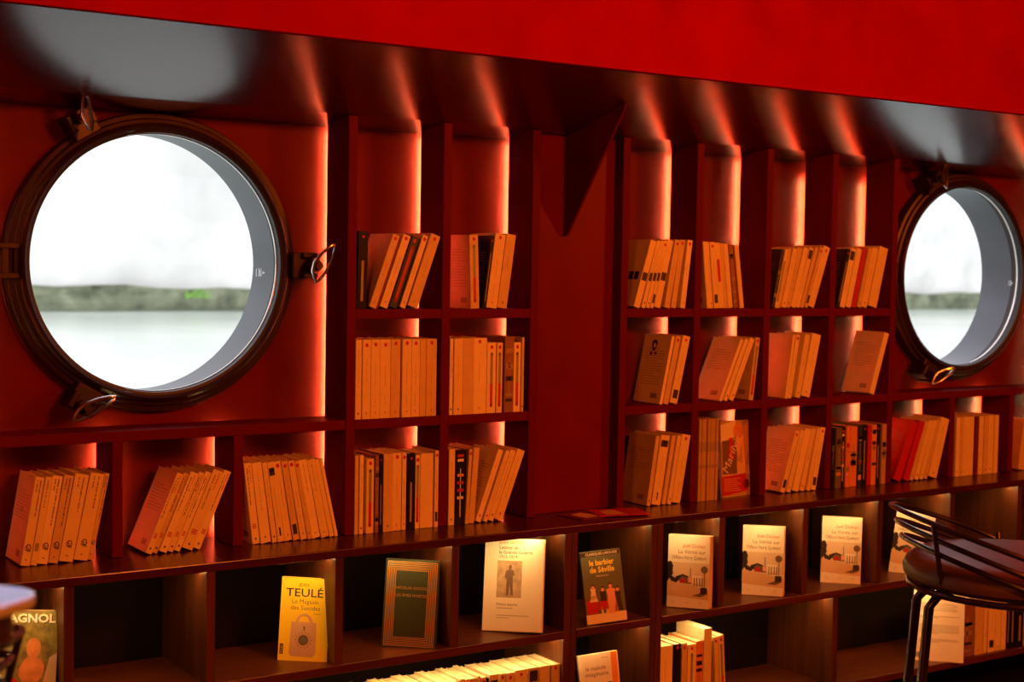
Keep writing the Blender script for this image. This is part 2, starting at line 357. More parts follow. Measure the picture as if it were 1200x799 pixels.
def understrip(x0, x1, z, lab):
    t = tag(empty('led_strip', (x0, LY+.030, z)), lab, 'light strip', 'light strips under the shelf edges')
    obj('backing', bx(0, x1-x0, 0, .010, -.0025, -.0003), 'steel', t)
    obj('diffuser', bx(.001, x1-x0-.001, .0015, .0085, -.0050, -.0026), 'ledw', t)
top = LT-.0178
xs = [-.272] + [.246, .518, .783, 1.049, 1.317, 1.585, 1.8535+.018]
names = {.783: 'over the empty bay at left', .518: 'over the bay with the painted-cover book', 1.049: 'over the bay with the yellow book', 1.317: 'over the bay with the green book', 1.585: 'over the tall white book'}
for a, b in zip(xs, xs[1:]):
    if b < .5: continue
    understrip(a+.002, b-.020, top, 'warm light strip under the ledge ' + names.get(a, 'left end'))
understrip(1.890, 2.093, top, 'warm light strip under the ledge over the small comic-opera book')
ord_ = ['first', 'second', 'third', 'fourth', 'fifth', 'sixth', 'seventh']
xs = [2.129, 2.318, 2.589, 2.852, 3.127, 3.405, 3.68]
for i, (a, b) in enumerate(zip(xs, xs[1:])): understrip(a+.002, b-.020, top, 'warm light strip under the ledge, %s bay of the right cabinet' % ord_[i])
for a, b, lab in ((1.202, 1.852, 'above the long lit row of books at bottom centre'), (1.890, 2.093, 'above the lower book of the narrow cabinet'),
                  (2.131, 2.68, 'above the short book row right of the narrow cabinet'), (2.702, 3.66, 'above the lit books below the stool')):
    understrip(a, b, ZA-.0183, 'warm light strip ' + lab)

def hash_(a, b): return sum(ord(c)*(k+3) for k, c in enumerate(a))*31 + b*17
# bay, spine y, shelf z, [(pivot x, thickness, height, lean, style)]
GROUPS=[
('L1',-0.002,0.768,[(0.739,0.0176,0.1631,0.168,'g'),(0.7516,0.0124,0.1632,0.173,'o'),(0.7713,0.0194,0.1632,0.177,'g'),(0.7904,0.0187,0.1633,0.183,'g'),(0.8174,0.0265,0.1633,0.188,'g'),(0.8446,0.0267,0.1634,0.196,'g'),(0.8546,0.0098,0.1635,0.203,'g')]),
('L2',-0.002,0.768,[(0.968,0.0138,0.1625,0.399,'f'),(0.9798,0.0109,0.1622,0.4,'f'),(0.9976,0.0164,0.1621,0.401,'f'),(1.0108,0.0121,0.1618,0.402,'f'),(1.0247,0.0128,0.1617,0.403,'f'),(1.0496,0.0229,0.1615,0.405,'f'),(1.0665,0.0155,0.1611,0.406,'f')]),
('L3',-0.002,0.768,[(1.1766,0.0163,0.164,-0.125,'f'),(1.1944,0.0219,0.1641,-0.136,'t'),(1.2184,0.011,0.1643,-0.149,'t'),(1.2303,0.0153,0.1644,-0.156,'kp'),(1.247,0.0161,0.1645,-0.166,'p'),(1.2647,0.0145,0.1647,-0.176,'k'),(1.2806,0.014,0.1648,-0.185,'p'),(1.2958,0.0103,0.1649,-0.193,'p'),(1.3071,0.0184,0.165,-0.2,'g2'),(1.3274,0.0179,0.1652,-0.211,'g2'),(1.3473,0.0108,0.1653,-0.222,'n'),(1.359,0.0076,0.1654,-0.228,'n')]),
('B1T1',0.000,1.237,[(1.4253,0.0235,0.16,0.02,'Bk'),(1.4474,0.0173,0.1612,0.345,'p'),(1.4541,0.0062,0.16,0.345,'Dr'),(1.4752,0.0188,0.1615,0.344,'p'),(1.4968,0.0182,0.1581,0.343,'Gp'),(1.518,0.0139,0.1622,0.342,'p'),(1.5465,0.0243,0.1625,0.342,'p')]),
('B1T2',0.000,1.237,[(1.6815,0.0227,0.16,-0.04,'pp'),(1.7176,0.0087,0.16,0.128,'Bk'),(1.746,0.0277,0.163,0.13,'p'),(1.7717,0.0255,0.1628,0.135,'t')]),
('B1M1',0.000,1.008,[(1.4022,0.0145,0.165,0.0,'t'),(1.4187,0.0198,0.165,0.0,'p'),(1.4384,0.0213,0.165,0.0,'p'),(1.4597,0.0255,0.165,0.0,'p'),(1.4861,0.0235,0.165,0.0,'p'),(1.5117,0.0225,0.165,0.0,'p'),(1.5346,0.0204,0.165,0.0,'p'),(1.556,0.0157,0.165,0.0,'n'),(1.5717,0.0259,0.165,0.0,'p')]),
('B1M2',0.000,1.008,[(1.6293,0.0088,0.165,0.0,'t'),(1.6392,0.0225,0.165,0.0,'t'),(1.6616,0.0279,0.165,0.0,'n'),(1.6895,0.0308,0.165,0.0,'p'),(1.7203,0.0046,0.165,0.0,'n'),(1.7249,0.0231,0.1544,0.0,'pp'),(1.749,0.0155,0.1544,0.0,'pp'),(1.77,0.0251,0.1674,0.0,'Br'),(1.7951,0.0191,0.1544,0.0,'pp'),(1.8154,0.0069,0.1655,0.0,'t')]),
('B1B1',-0.002,0.768,[(1.4026,0.0091,0.165,0.0,'n'),(1.4145,0.0096,0.165,0.0,'t'),(1.4305,0.0181,0.1562,0.0,'pp'),(1.4502,0.0093,0.1637,0.0,'Br'),(1.4599,0.0077,0.1637,0.0,'Bk'),(1.4692,0.0226,0.165,0.0,'t'),(1.4927,0.022,0.165,0.0,'p'),(1.5155,0.0108,0.165,0.0,'p'),(1.5271,0.0187,0.1628,0.0,'Bk'),(1.5481,0.0109,0.1581,0.0,'pp'),(1.5598,0.0323,0.16,0.0,'n'),(1.5942,0.0098,0.165,0.0,'k')]),
('B1B2',-0.002,0.768,[(1.6314,0.0157,0.1655,0.0,'t'),(1.648,0.0226,0.1637,0.0,'Bl'),(1.6807,0.0089,0.1637,0.05,'p'),(1.6967,0.0153,0.1655,0.07,'n'),(1.7143,0.0145,0.1648,0.353,'f2'),(1.7283,0.011,0.1637,0.358,'f2'),(1.7446,0.0148,0.163,0.362,'f2'),(1.7679,0.0218,0.1621,0.367,'f2')]),
('B2T1',0.000,1.237,[(2.1459,0.0182,0.1638,0.294,'n'),(2.1612,0.011,0.1638,0.269,'t'),(2.1749,0.0111,0.1638,0.254,'t'),(2.1874,0.0102,0.1637,0.24,'k'),(2.2087,0.0188,0.1637,0.226,'n'),(2.2346,0.0169,0.1636,0.18,'p'),(2.2541,0.0155,0.1636,0.155,'p'),(2.2823,0.0158,0.1635,0.119,'p')]),
('B2T2',0.000,1.237,[(2.352,0.0108,0.1614,-0.115,'n'),(2.3631,0.0108,0.1607,-0.119,'t'),(2.3742,0.0163,0.1601,-0.123,'k'),(2.3912,0.0164,0.1591,-0.129,'rl'),(2.4083,0.0137,0.1582,-0.135,'n'),(2.4225,0.0151,0.1574,-0.14,'n'),(2.4382,0.0132,0.1565,-0.145,'Br'),(2.452,0.0075,0.1557,-0.15,'Dr'),(2.4595,0.0139,0.1553,-0.152,'n')]),
('B2T3',0.000,1.237,[(2.5739,0.0108,0.1492,0.2,'Bd'),(2.585,0.0108,0.1504,0.212,'gl'),(2.5958,0.0105,0.1516,0.224,'n'),(2.6113,0.0151,0.1528,0.236,'t'),(2.629,0.0171,0.1544,0.253,'t'),(2.6467,0.0171,0.1563,0.271,'n'),(2.6622,0.0148,0.1582,0.29,'kt'),(2.6747,0.012,0.1599,0.307,'n'),(2.687,0.0117,0.1612,0.32,'k'),(2.7121,0.0236,0.1625,0.333,'p')]),
('B2T4',0.000,1.237,[(2.8033,0.013,0.1554,0.233,'Bk'),(2.8235,0.0191,0.156,0.234,'kt'),(2.8435,0.0195,0.1569,0.235,'n'),(2.8624,0.0159,0.1579,0.236,'Rd'),(2.884,0.016,0.1588,0.237,'t'),(2.9057,0.0211,0.1596,0.238,'t'),(2.9394,0.0328,0.1605,0.239,'n')]),
('B2M1',0.000,1.008,[(2.2209,0.0094,0.1649,0.211,'n'),(2.2366,0.0153,0.1647,0.216,'p'),(2.2642,0.0231,0.1644,0.227,'k')]),
('B2M2',0.000,1.008,[(2.4086,0.0096,0.1639,0.416,'n'),(2.423,0.0114,0.1642,0.414,'f2'),(2.4439,0.0153,0.1646,0.412,'f2'),(2.5097,0.0155,0.1562,0.12,'pp')]),
('B2M3',0.000,1.008,[(2.6282,0.0088,0.162,0.143,'n'),(2.6415,0.0132,0.1621,0.155,'p'),(2.6707,0.0179,0.1626,0.188,'t'),(2.7068,0.0309,0.163,0.218,'t')]),
('B2M4',-0.005,1.008,[(2.9357,0.0184,0.1684,0.31,'n')]),
('B2B1',-0.002,0.768,[(2.1896,0.0115,0.1672,0.148,'t'),(2.219,0.0271,0.1668,0.153,'kp'),(2.2369,0.0117,0.1659,0.165,'n'),(2.2506,0.0117,0.1655,0.169,'t'),(2.2825,0.0275,0.1651,0.175,'p')]),
('B2B2',-0.002,0.768,[(2.3362,0.0085,0.2,0.0,'m'),(2.345,0.0086,0.2,0.0,'m'),(2.3538,0.0086,0.2,0.0,'m'),(2.3627,0.0086,0.2,0.0,'m'),(2.3716,0.0086,0.2,0.0,'m'),(2.3805,0.0087,0.2,0.0,'m'),(2.3894,0.0087,0.2,0.0,'m')]),
('B2B3',-0.002,0.768,[(2.6255,0.0158,0.1615,0.301,'k'),(2.6435,0.0148,0.1617,0.283,'t'),(2.6732,0.022,0.1621,0.256,'n'),(2.693,0.0155,0.1625,0.23,'t'),(2.7118,0.0133,0.1628,0.205,'n'),(2.7324,0.0179,0.1631,0.188,'k')]),
('B2B4',-0.002,0.768,[(2.7883,0.0118,0.1581,0.0,'Mc'),(2.802,0.0216,0.1581,0.0,'Ol'),(2.8258,0.0119,0.16,0.0,'Bl'),(2.8403,0.0142,0.16,0.0,'Or'),(2.8567,0.0264,0.1581,0.0,'Oo'),(2.8853,0.0144,0.16,0.0,'Gn'),(2.9019,0.017,0.1609,0.0,'Bk'),(2.9215,0.012,0.1581,0.0,'Rd'),(2.9345,0.0185,0.16,0.0,'Oo'),(2.9556,0.0147,0.16,0.0,'Bk'),(2.9752,0.0174,0.16,0.0,'Ta')]),
('R1',-0.002,0.768,[(3.0522,0.0277,0.1674,0.396,'Rd'),(3.0813,0.0229,0.1674,0.369,'Rd'),(3.0998,0.014,0.1668,0.347,'f2'),(3.1201,0.0167,0.1668,0.33,'f2'),(3.1389,0.015,0.1669,0.311,'f2'),(3.1564,0.0145,0.1669,0.296,'f2'),(3.1972,0.0346,0.1669,0.279,'t')]),
('R2',-0.002,0.768,[(3.2697,0.0153,0.165,0.0,'f2'),(3.2857,0.0154,0.165,0.0,'t'),(3.3018,0.0154,0.165,0.0,'t'),(3.3179,0.0155,0.165,0.0,'n'),(3.3341,0.0137,0.165,0.0,'n'),(3.3508,0.0145,0.1637,0.0,'Dr'),(3.3671,0.0183,0.165,0.0,'f2'),(3.3865,0.0209,0.165,0.0,'t'),(3.4085,0.0229,0.165,0.0,'t'),(3.4326,0.0175,0.165,0.0,'n')]),
('R3',-0.002,0.768,[(3.575,0.0304,0.1437,0.133,'n'),(3.6098,0.0307,0.144,0.133,'n')]),
('C1',-0.115,0.297,[(1.2701,0.0182,0.1674,0,'n'),(1.2889,0.0164,0.1637,0,'t'),(1.3059,0.0146,0.1637,0,'p'),(1.3211,0.0166,0.1674,0,'Bd'),(1.3383,0.0167,0.1637,0,'t'),(1.3556,0.0168,0.1637,0,'p'),(1.373,0.0189,0.1674,0,'k'),(1.3925,0.0171,0.1637,0,'n'),(1.4102,0.0192,0.1637,0,'f2'),(1.4299,0.0173,0.1674,0,'p'),(1.4479,0.0174,0.1637,0,'n'),(1.4659,0.0196,0.1637,0,'t'),(1.486,0.0197,0.1674,0,'p'),(1.5064,0.0178,0.1637,0,'Bd'),(1.5248,0.0179,0.1637,0,'t'),(1.5433,0.018,0.1674,0,'p'),(1.562,0.0161,0.1637,0,'k'),(1.5787,0.0162,0.1637,0,'n'),(1.5955,0.0141,0.1674,0,'f2'),(1.6103,0.0142,0.1637,0,'p'),(1.6252,0.0143,0.1637,0,'n'),(1.6401,0.0079,0.1674,0,'t'),(1.6487,0.0123,0.1637,0,'p'),(1.6617,0.0065,0.16,0,'Bk'),(1.6702,0.0239,0.1655,0,'kp'),(1.6985,0.0131,0.1637,0,'p'),(1.7128,0.0209,0.1637,0,'p'),(1.7359,0.0334,0.1655,0,'k'),(1.7715,0.027,0.1655,0,'kt'),(1.8008,0.0273,0.1655,0,'t'),(1.8304,0.023,0.1655,0,'p')]),
('C3',-0.115,0.297,[(2.13,0.0442,0.1655,0,'t'),(2.1773,0.0212,0.1655,0,'Bp'),(2.2005,0.016,0.1655,0,'p'),(2.2179,0.0259,0.16,0,'pp'),(2.2451,0.0235,0.1637,0,'Dp'),(2.2691,0.025,0.1906,0,'n'),(2.3097,0.0127,0.1674,-0.07,'k'),(2.3263,0.0179,0.1693,-0.08,'pp')]),
('C5',-0.115,0.297,[(3.1795,0.0522,0.1562,0.0,'Br'),(3.237,0.0335,0.16,0.0,'t'),(3.2741,0.0142,0.1581,0.0,'n'),(3.2918,0.0286,0.1562,0.0,'k'),(3.3241,0.0216,0.1581,0.0,'t'),(3.3464,0.021,0.16,0.0,'p'),(3.3711,0.0146,0.16,0.0,'Bk'),(3.3865,0.0213,0.16,0.0,'Bk'),(3.4085,0.0325,0.1618,0.0,'Bk'),(3.4421,0.025,0.1618,0.0,'Ta')])]
# ------------------------------------------------------------------ books
NAMES = {
 'p': ('cream paperback, red disc on spine', 'cream'), 'pp': ('cream paperback, long pill on spine', 'cream'), 'g': ('cream paperback, round black spine logo', 'cream'),
 'g2': ('plain cream paperback, dark title', 'cream'), 'o': ('slim cream paperback, grey block', 'cream'), 'f': ('cream paperback, red author name', 'cream'), 'f2': ('cream paperback, small red foot mark', 'cream'),
 't': ('cream paperback, fine title line', 'cream'), 'n': ('plain cream paperback', 'cream'), 'k': ('cream paperback, dark foot block', 'cream'), 'kp': ('cream paperback, small picture on spine', 'cream'), 'kt': ('cream paperback, dark head block', 'cream'),
 'Bk': ('black paperback', 'black'), 'Bp': ('black paperback with pill', 'black'), 'Bl': ('black paperback with coloured bands', 'black'), 'Bd': ('dark navy paperback', 'navy'), 'Br': ('brown paperback', 'brown'), 'Rd': ('bright red paperback', 'redc'),
 'Dr': ('dark red paperback', 'dred'), 'Dp': ('rusty brown paperback', 'orange'), 'Gp': ('dark green paperback, red pill', 'green'), 'gl': ('cream paperback, grey stripe', 'cream'), 'rl': ('cream paperback, red stripe', 'cream'),
 'm': ('tall slim magazine', 'tan'), 'Mc': ('dark multicoloured paperback', 'black'), 'Ol': ('olive paperback', 'olive'), 'Or': ('red-headed orange paperback', 'orange'), 'Oo': ('orange paperback', 'orange'), 'Gn': ('dark green paperback', 'green'), 'Ta': ('tan paperback', 'tan')}
SL = ['cream', 'ink', 'rink', 'gink', 'blueg', 'olive', 'orange', 'redc', 'white', 'pinkd']
def vdash(bm, mt, cx, w, z0, z1, mi, r):
    """illegible title running down the spine: short glyph-like strokes"""
    z = z1
    while z > z0:
        h = r.uniform(.0008, .0022)
        quad(bm, cx - w/2*r.uniform(.6, 1), cx + w/2*r.uniform(.6, 1), z-h, z, mt, mi); z -= h + r.uniform(.0006, .001)
        if r.random() < .16: z -= .002
def spine_marks(bm, t, h, s, r):
    MT = Matrix.Translation((0, -.00012, 0)); rd = min(.0038, t*.36); c = t/2
    off = r.uniform(-.002, .002)
    if s in ('p', 'pp', 'Bp', 'Gp'):
        disc(bm, (c, h-.0095+off), rd, MT, 2, sy=1.15)
        if s == 'p':
            vdash(bm, MT, c, min(.0016, t*.2), h*.42, h*r.uniform(.60, .78), 3, r); 
            if r.random() < .6: vdash(bm, MT, c, min(.0016, t*.2), h*.14, h*r.uniform(.25, .36), 3, r)
            quad(bm, c-.001, c+.001, .010, .0145, MT, 2)
        else:
            pw = min(.0033, t*.27); k = 4 if s == 'pp' else (0 if s == 'Bp' else 2)
            for z0, z1, mi in ((.016, h*.42, 2 if s != 'Bp' else 0), (h*.42, h-.024, k)): quad(bm, c-pw, c+pw, z0, z1, MT, mi)
            disc(bm, (c, .016), pw, MT, 2 if s != 'Bp' else 0); disc(bm, (c, h-.024), pw, MT, k)
    elif s == 'g':
        vdash(bm, MT, c+t*.16, min(.0030, t*.22), h*(.62-.2*r.random()), h-.006, 1, r); vdash(bm, MT, c-t*.16, min(.0026, t*.2), h*.84, h-.006, 1, r)
        R = Matrix.Translation((c, -.00012, h*.20)) @ Matrix.Rotation(math.radians(90), 4, 'Y')
        text(bm, 'GF', 0, -.0035, min(.0125, t*.85), R, 1, 'CENTER', bold=.02); quad(bm, c-.002, c+.002, .010, .0115, MT, 1)
        rr = min(.006, t*.42)
        for k in range(16):
            a0, a1 = 2*math.pi*k/16, 2*math.pi*(k+1)/16
            if k in (3, 4): continue
            poly(bm, [(c+rr*math.cos(a0), h*.20+rr*math.sin(a0)), (c+rr*math.cos(a1), h*.20+rr*math.sin(a1)), (c+rr*.84*math.cos(a1), h*.20+rr*.84*math.sin(a1)), (c+rr*.84*math.cos(a0), h*.20+rr*.84*math.sin(a0))], MT, 1)
    elif s == 'o':
        vdash(bm, MT, c, min(.004, t*.6), h*.66, h-.006, 3, r); quad(bm, c-.0035, c+.0035, .026, .041, MT, 4)
    elif s == 'g2': vdash(bm, MT, c, .0026, h*.60, h-.010, 3, r); quad(bm, c-.003, c+.003, .010, .011, MT, 1)
    elif s == 'f':
        vdash(bm, MT, c+t*.18, min(.0026, t*.22), h*.76, h-.005, 2, r); vdash(bm, MT, c-t*.14, min(.0026, t*.22), h*r.uniform(.42, .6), h-.010, 1, r)
        for k in range(3): quad(bm, c-t*.25, c+t*.25, h*.19+k*.0035, h*.19+k*.0035+.0022, MT, 2)
        quad(bm, c-.0016, c+.0016, .008, .012, MT, 1)
    elif s == 'f2': vdash(bm, MT, c, min(.0015, t*.22), h*.30, h*.85, 3, r); quad(bm, c-.0018, c+.0018, .011, .016, MT, 2)
    elif s == 't': vdash(bm, MT, c, min(.0017, t*.24), h*r.uniform(.35, .5), h*r.uniform(.75, .92), 3, r); quad(bm, c-.0014, c+.0014, .010, .014, MT, 1)
    elif s == 'k':
        quad(bm, t*.18, t*.82, .012, .033, MT, 1); vdash(bm, MT, c, min(.0016, t*.22), h*.35, h*.75, 3, r); disc(bm, (c, h-.010), rd, MT, 2)
    elif s == 'kt': quad(bm, t*.1, t*.9, h-.030, h-.006, MT, 1); vdash(bm, MT, c, .0015, h*.3, h*.65, 3, r)
    elif s == 'kp':
        quad(bm, t*.1, t*.9, h-.028, h-.012, MT, 1); disc(bm, (c, h-.018), rd*.8, MT, 2); vdash(bm, MT, c, .0015, h*.3, h*.7, 3, r); quad(bm, c-.0018, c+.0018, .012, .030, MT, 1)
    elif s == 'Bk': quad(bm, c-t*.12, c+t*.12, h*.1, h*r.uniform(.5, .8), MT, 0 if r.random() < .0 else 3); disc(bm, (c, h-.011), rd*.7, MT, 2)
    elif s == 'Bl':
        for z, k in ((h*.92, 2), (h*.86, 8), (h*.66, 9), (h*.56, 2), (h*.46, 7), (h*.36, 8)): quad(bm, t*.15, t*.85, z-.003, z+.003, MT, k)
        quad(bm, c-.001, c+.001, h*.1, h*.75, MT, 8)
    elif s == 'gl': quad(bm, t*.2, t*.75, h*.1, h*.8, MT, 4)
    elif s == 'rl': quad(bm, t*.2, t*.75, h*.4, h*.75, MT, 2)
    elif s == 'm': quad(bm, t*.05, t*.95, h*.60, h*.72, MT, 3); quad(bm, t*.05, t*.95, h*.40, h*.44, MT, 3)
    elif s in ('Mc', 'Ol', 'Or', 'Oo', 'Gn', 'Bd', 'Dp', 'Ta', 'Br'):
        for k in range(5): 
            z = r.uniform(.1, .9)*h; quad(bm, t*.12, t*.88, z-.006, z+r.uniform(0, .008), MT, r.choice([1, 2, 5, 6, 3, 9]) if s in ('Mc', 'Ol', 'Or', 'Gn') else r.choice([3, 1]))
        vdash(bm, MT, c, t*.25, h*.25, h*.7, 3, r)
def cover_bm(t, h, d, mi, c=.0006):
    bm = bmesh.new(); rr = min(.0012, t*.15)
    out = [(0, d), (0, rr), (rr*.3, rr*.3), (rr, 0), (t-rr, 0), (t-rr*.3, rr*.3), (t, rr), (t, d)]
    inn = [(t-c, d), (t-c, c+rr*.5), (c, c+rr*.5), (c, d)]
    pr = out + inn; a = [bm.verts.new((x, y, 0)) for x, y in pr]; b = [bm.verts.new((x, y, h)) for x, y in pr]; n = len(pr)
    for i in range(n): bm.faces.new((a[i], a[(i+1) % n], b[(i+1) % n], b[i])).material_index = mi
    # end caps split in three convex-ish pieces
    for v in (a, b):
        bm.faces.new((v[0], v[1], v[10], v[11])).material_index = mi; bm.faces.new((v[1], v[2], v[3], v[4], v[5], v[6], v[9], v[10])).material_index = mi; bm.faces.new((v[6], v[7], v[8], v[9])).material_index = mi
    return bm
def back_print(bm, h, d, r):
    """small blurb lines, bar code on the outer left cover (x = 0)"""
    R = Matrix.Translation((-.00012, d, 0)) @ Matrix.Rotation(math.radians(-90), 4, 'Z')
    if r.random() < .8:
        for k in range(r.randint(9, 15)): quad(bm, d*.14, d*(.84 if k % 5 else .6), h*.80-k*.0062, h*.80-k*.0062+.0011, R, 3)
        quad(bm, d*.60, d*.84, .012, .024, R, 3)
def make_book(bm_c, t, h, d, base, loc, rot, label, group, cat='book', name='paperback_book', inset=.0016):
    root = tag(empty(name, loc, rot), label, cat, group)
    obj('cover', bm_c, SLOTS(base), root)
    bm = bmesh.new(); box(bm, .0007, t-.0007, .002, d-.0022, inset, h-inset)
    obj('pages', bm, 'paper', root)
    return root
def SLOTS(base): return [base] + SL[1:]
ORD = ['leftmost', 'second', 'third', 'fourth', 'fifth', 'sixth', 'seventh', 'eighth', 'ninth', 'tenth', 'eleventh', 'twelfth', 'thirteenth', 'fourteenth', 'fifteenth',
       'sixteenth', 'seventeenth', 'eighteenth', 'nineteenth', 'twentieth'] + ['twenty-' + k for k in ('first', 'second', 'third', 'fourth', 'fifth', 'sixth', 'seventh', 'eighth', 'ninth')] + ['thirtieth', 'thirty-first']
BAY = {'L1': 'first bay below left porthole', 'L2': 'second bay below left porthole', 'L3': 'third bay below left porthole',
 'R1': 'first bay below right porthole', 'R2': 'second bay below right porthole', 'R3': 'third bay below right porthole',
 'C1': 'lit bottom row left of narrow cabinet', 'C3': 'bottom row right of narrow cabinet', 'C5': 'bottom row under the bar stool'}
for r_, rn in (('T', 'top'), ('M', 'middle'), ('B', 'bottom')):
    for k in (1, 2): BAY['B1%s%d' % (r_, k)] = '%s shelf, %s column past left porthole' % (rn, ['first', 'second'][k-1])
    for k in range(1, 5): BAY['B2%s%d' % (r_, k)] = '%s shelf, %s column past bracket' % (rn, ORD[k] if k > 1 and 0 else ['first', 'second', 'third', 'fourth'][k-1])
BD = .101
for gname, gy, gz, rows in GROUPS:
    grp = 'books on ' + BAY[gname]
    for i, (px, t, h, th, s) in enumerate(rows):
        look, base = NAMES[s]; t = t - .0004; r = random.Random(hash_(gname, i))
        if base == 'cream': base = r.choice(['cream', 'cream', 'creamw', 'creamt'])
        bm = cover_bm(t, h, BD, 0); spine_marks(bm, t, h, s, r)
        if (i == 0 or rows[i-1][1] > .03 or th > .1): back_print(bm, h, BD, r)
        if gname == 'L1' and i == 0:
            R = Matrix.Translation((-.00014, BD, 0)) @ Matrix.Rotation(math.radians(-90), 4, 'Z'); text(bm, 'GF', BD*.5, h*.56, .013, R, 1, 'CENTER')
        if gname == 'B2M1' and i == 0:
            R = Matrix.Translation((-.00016, BD, 0)) @ Matrix.Rotation(math.radians(-90), 4, 'Z')
            poly(bm, [(BD*.42+.010*math.cos(a)*(1+.15*math.sin(3*a)), h*.85+.014*math.sin(a)) for a in [k*.314 for k in range(20)]], R, 1)
            disc(bm, (BD*.43, h*.845), .0050, R @ Matrix.Translation((0, -.0001, 0)), 8, sy=1.2); quad(bm, BD*.30, BD*.38, h*.70, h*.75, R, 1); quad(bm, BD*.46, BD*.54, h*.71, h*.75, R, 1)
        if gname == 'B2T1' and i < 5:                       # a dark picture band printed across the set
            R = Matrix.Translation((-.00020, BD, 0)) @ Matrix.Rotation(math.radians(-90), 4, 'Z')
            if i == 0:
                for k in range(4): quad(bm, BD*(.12+.2*k), BD*(.28+.2*k), h*.40, h*.52, R, 1)
            quad(bm, t*.1, t*.9, h*.40, h*.52, Matrix.Translation((0, -.0002, 0)), 1)
        if th > 0:
            for v in bm.verts: v.co.x -= t
        jy = r.uniform(-.0015, .003)
        root = empty('paperback_book', (px, gy+jy, gz+.0003), (0, th, 0))
        n = len(rows)
        where = 'alone' if n == 1 else ('rightmost' if i == n-1 and n > 2 else ORD[i] + (' from left' if i else ''))
        tag(root, '%s, %s, %s' % (look, where, BAY[gname]), 'magazine' if s == 'm' else 'book', grp)
        if s == 'm': root.name = 'magazine'
        obj('cover', bm, SLOTS(base), root)
        o = -t if th > 0 else 0
        obj('pages', box(bmesh.new(), o+.0007, o+t-.0007, .0022, BD-.002, .0014, h-.0014), 'paper', root)
# label look of grouped books may repeat; the ordinal and the bay single each one out

# ------------------------------------------------------------------ books shown cover first
def front_book(name, P, W, H, T, base, mats, draw, label, hard=False):
    x, y, z, yaw, lean, roll = P
    R = (Matrix.Rotation(yaw, 4, 'Z') @ Matrix.Rotation(-lean, 4, 'X') @ Matrix.Rotation(roll, 4, 'Y')).to_euler()
    root = tag(empty(name, (x, y, z), R), label, 'book')
    bm = bmesh.new(); c = .0022 if hard else .0006
    box(bm, 0, W, 0, c, 0, H); box(bm, 0, W, T-c, T, 0, H); box(bm, 0, c, c, T-c, 0, H)
    ms = [base] + mats; idx = {k: i for i, k in enumerate(ms)}
    F = lambda n: Matrix.Translation((0, -.00015*n, 0))
    draw(bm, W, H, F, idx)
    obj('cover', bm, ms, root)
    i = .003 if hard else .0006
    obj('pages', box(bmesh.new(), c+.0001, W-i, c+.0002, T-c-.0002, i, H-i), 'paper', root)
    return root
D = math.radians
def d_teule(bm, W, H, F, I):
    text(bm, 'JEAN', W*.46, H*.895, .0095, F(1), I['ink'], 'CENTER')
    text(bm, 'TEULÉ', W*.48, H*.775, .0225, F(1), I['ink'], 'CENTER', width=W*.76, bold=.01)
    text(bm, 'Le Magasin', W*.50, H*.69, .0125, F(1), I['sepia'], 'CENTER'); text(bm, 'des Suicides', W*.51, H*.615, .0125, F(1), I['sepia'], 'CENTER'); text(bm, 'ROMAN', W*.76, H*.565, .004, F(1), I['sepia'], 'CENTER')
    b = [(.22, .09), (.26, .055), (.70, .055), (.76, .10), (.75, .47), (.24, .47)]
    poly(bm, [(a*W, c*H) for a, c in b], F(1), I['bag'])
    for k in range(10):
        a0, a1 = math.pi*k/10, math.pi*(k+1)/10; cx, cz = .50*W, .47*H
        poly(bm, [(cx+.017*math.cos(a0), cz+.017*math.sin(a0)), (cx+.017*math.cos(a1), cz+.017*math.sin(a1)), (cx+.011*math.cos(a1), cz+.012*math.sin(a1)), (cx+.011*math.cos(a0), cz+.012*math.sin(a0))], F(1), I['bag'])
    disc(bm, (.50*W, .255*H), .0105, F(2), I['sepia'], 24); disc(bm, (.50*W, .255*H), .0055, F(3), I['teal'], 20)
    poly(bm, [(.49*W, .36*H), (.53*W, .38*H), (.52*W, .42*H), (.48*W, .42*H), (.50*W, .39*H)], F(2), I['sepia'])
    for k in range(14):
        a = 2*math.pi*k/14; quad(bm, .50*W+.0150*math.cos(a)-.0009, .50*W+.0150*math.cos(a)+.0009, .255*H+.0150*math.sin(a)-.0012, .255*H+.0150*math.sin(a)+.0012, F(2), I['sepia'])
    quad(bm, .03*W, .10*W, .075*H, .20*H, F(1), I['ink'])
    text(bm, 'POCKET', 0, 0, .0055, Matrix.Translation((.087*W, -.0003, .083*H)) @ Matrix.Rotation(D(-90), 4, 'Y'), I['yellow'], 'LEFT', width=.017)
front_book('paperback_book', (1.218, -.032, .5375, D(-38.7), D(6.4), D(1.3)), .100, .1655, .012, 'yellow', ['ink', 'sepia', 'bag', 'teal', 'yellow'], d_teule, 'bright yellow paperback with black title and pink carrier bag, propped cover first')
def d_green(bm, W, H, F, I):
    for k in range(6):
        a = .004 + k*.0034; t = .0019
        for q in ((a, W-a, a, a+t), (a, W-a, H-a-t, H-a), (a, a+t, a, H-a), (W-a-t, W-a, a, H-a)): quad(bm, *q, F(1), I['gold'])
    text(bm, 'NICOLAS GOGOL', W*.5, H*.665, .0082, F(1), I['gold'], 'CENTER'); text(bm, 'LES ÂMES MORTES', W*.5, H*.58, .0082, F(1), I['gold'], 'CENTER', width=W*.58)
front_book('hardback_book', (1.445, -.045, .5375, D(-38), D(9), D(1.5)), .113, .182, .026, 'clothg', ['gold'], d_green, 'dark green hardback with stepped gilt border, propped cover first', True)
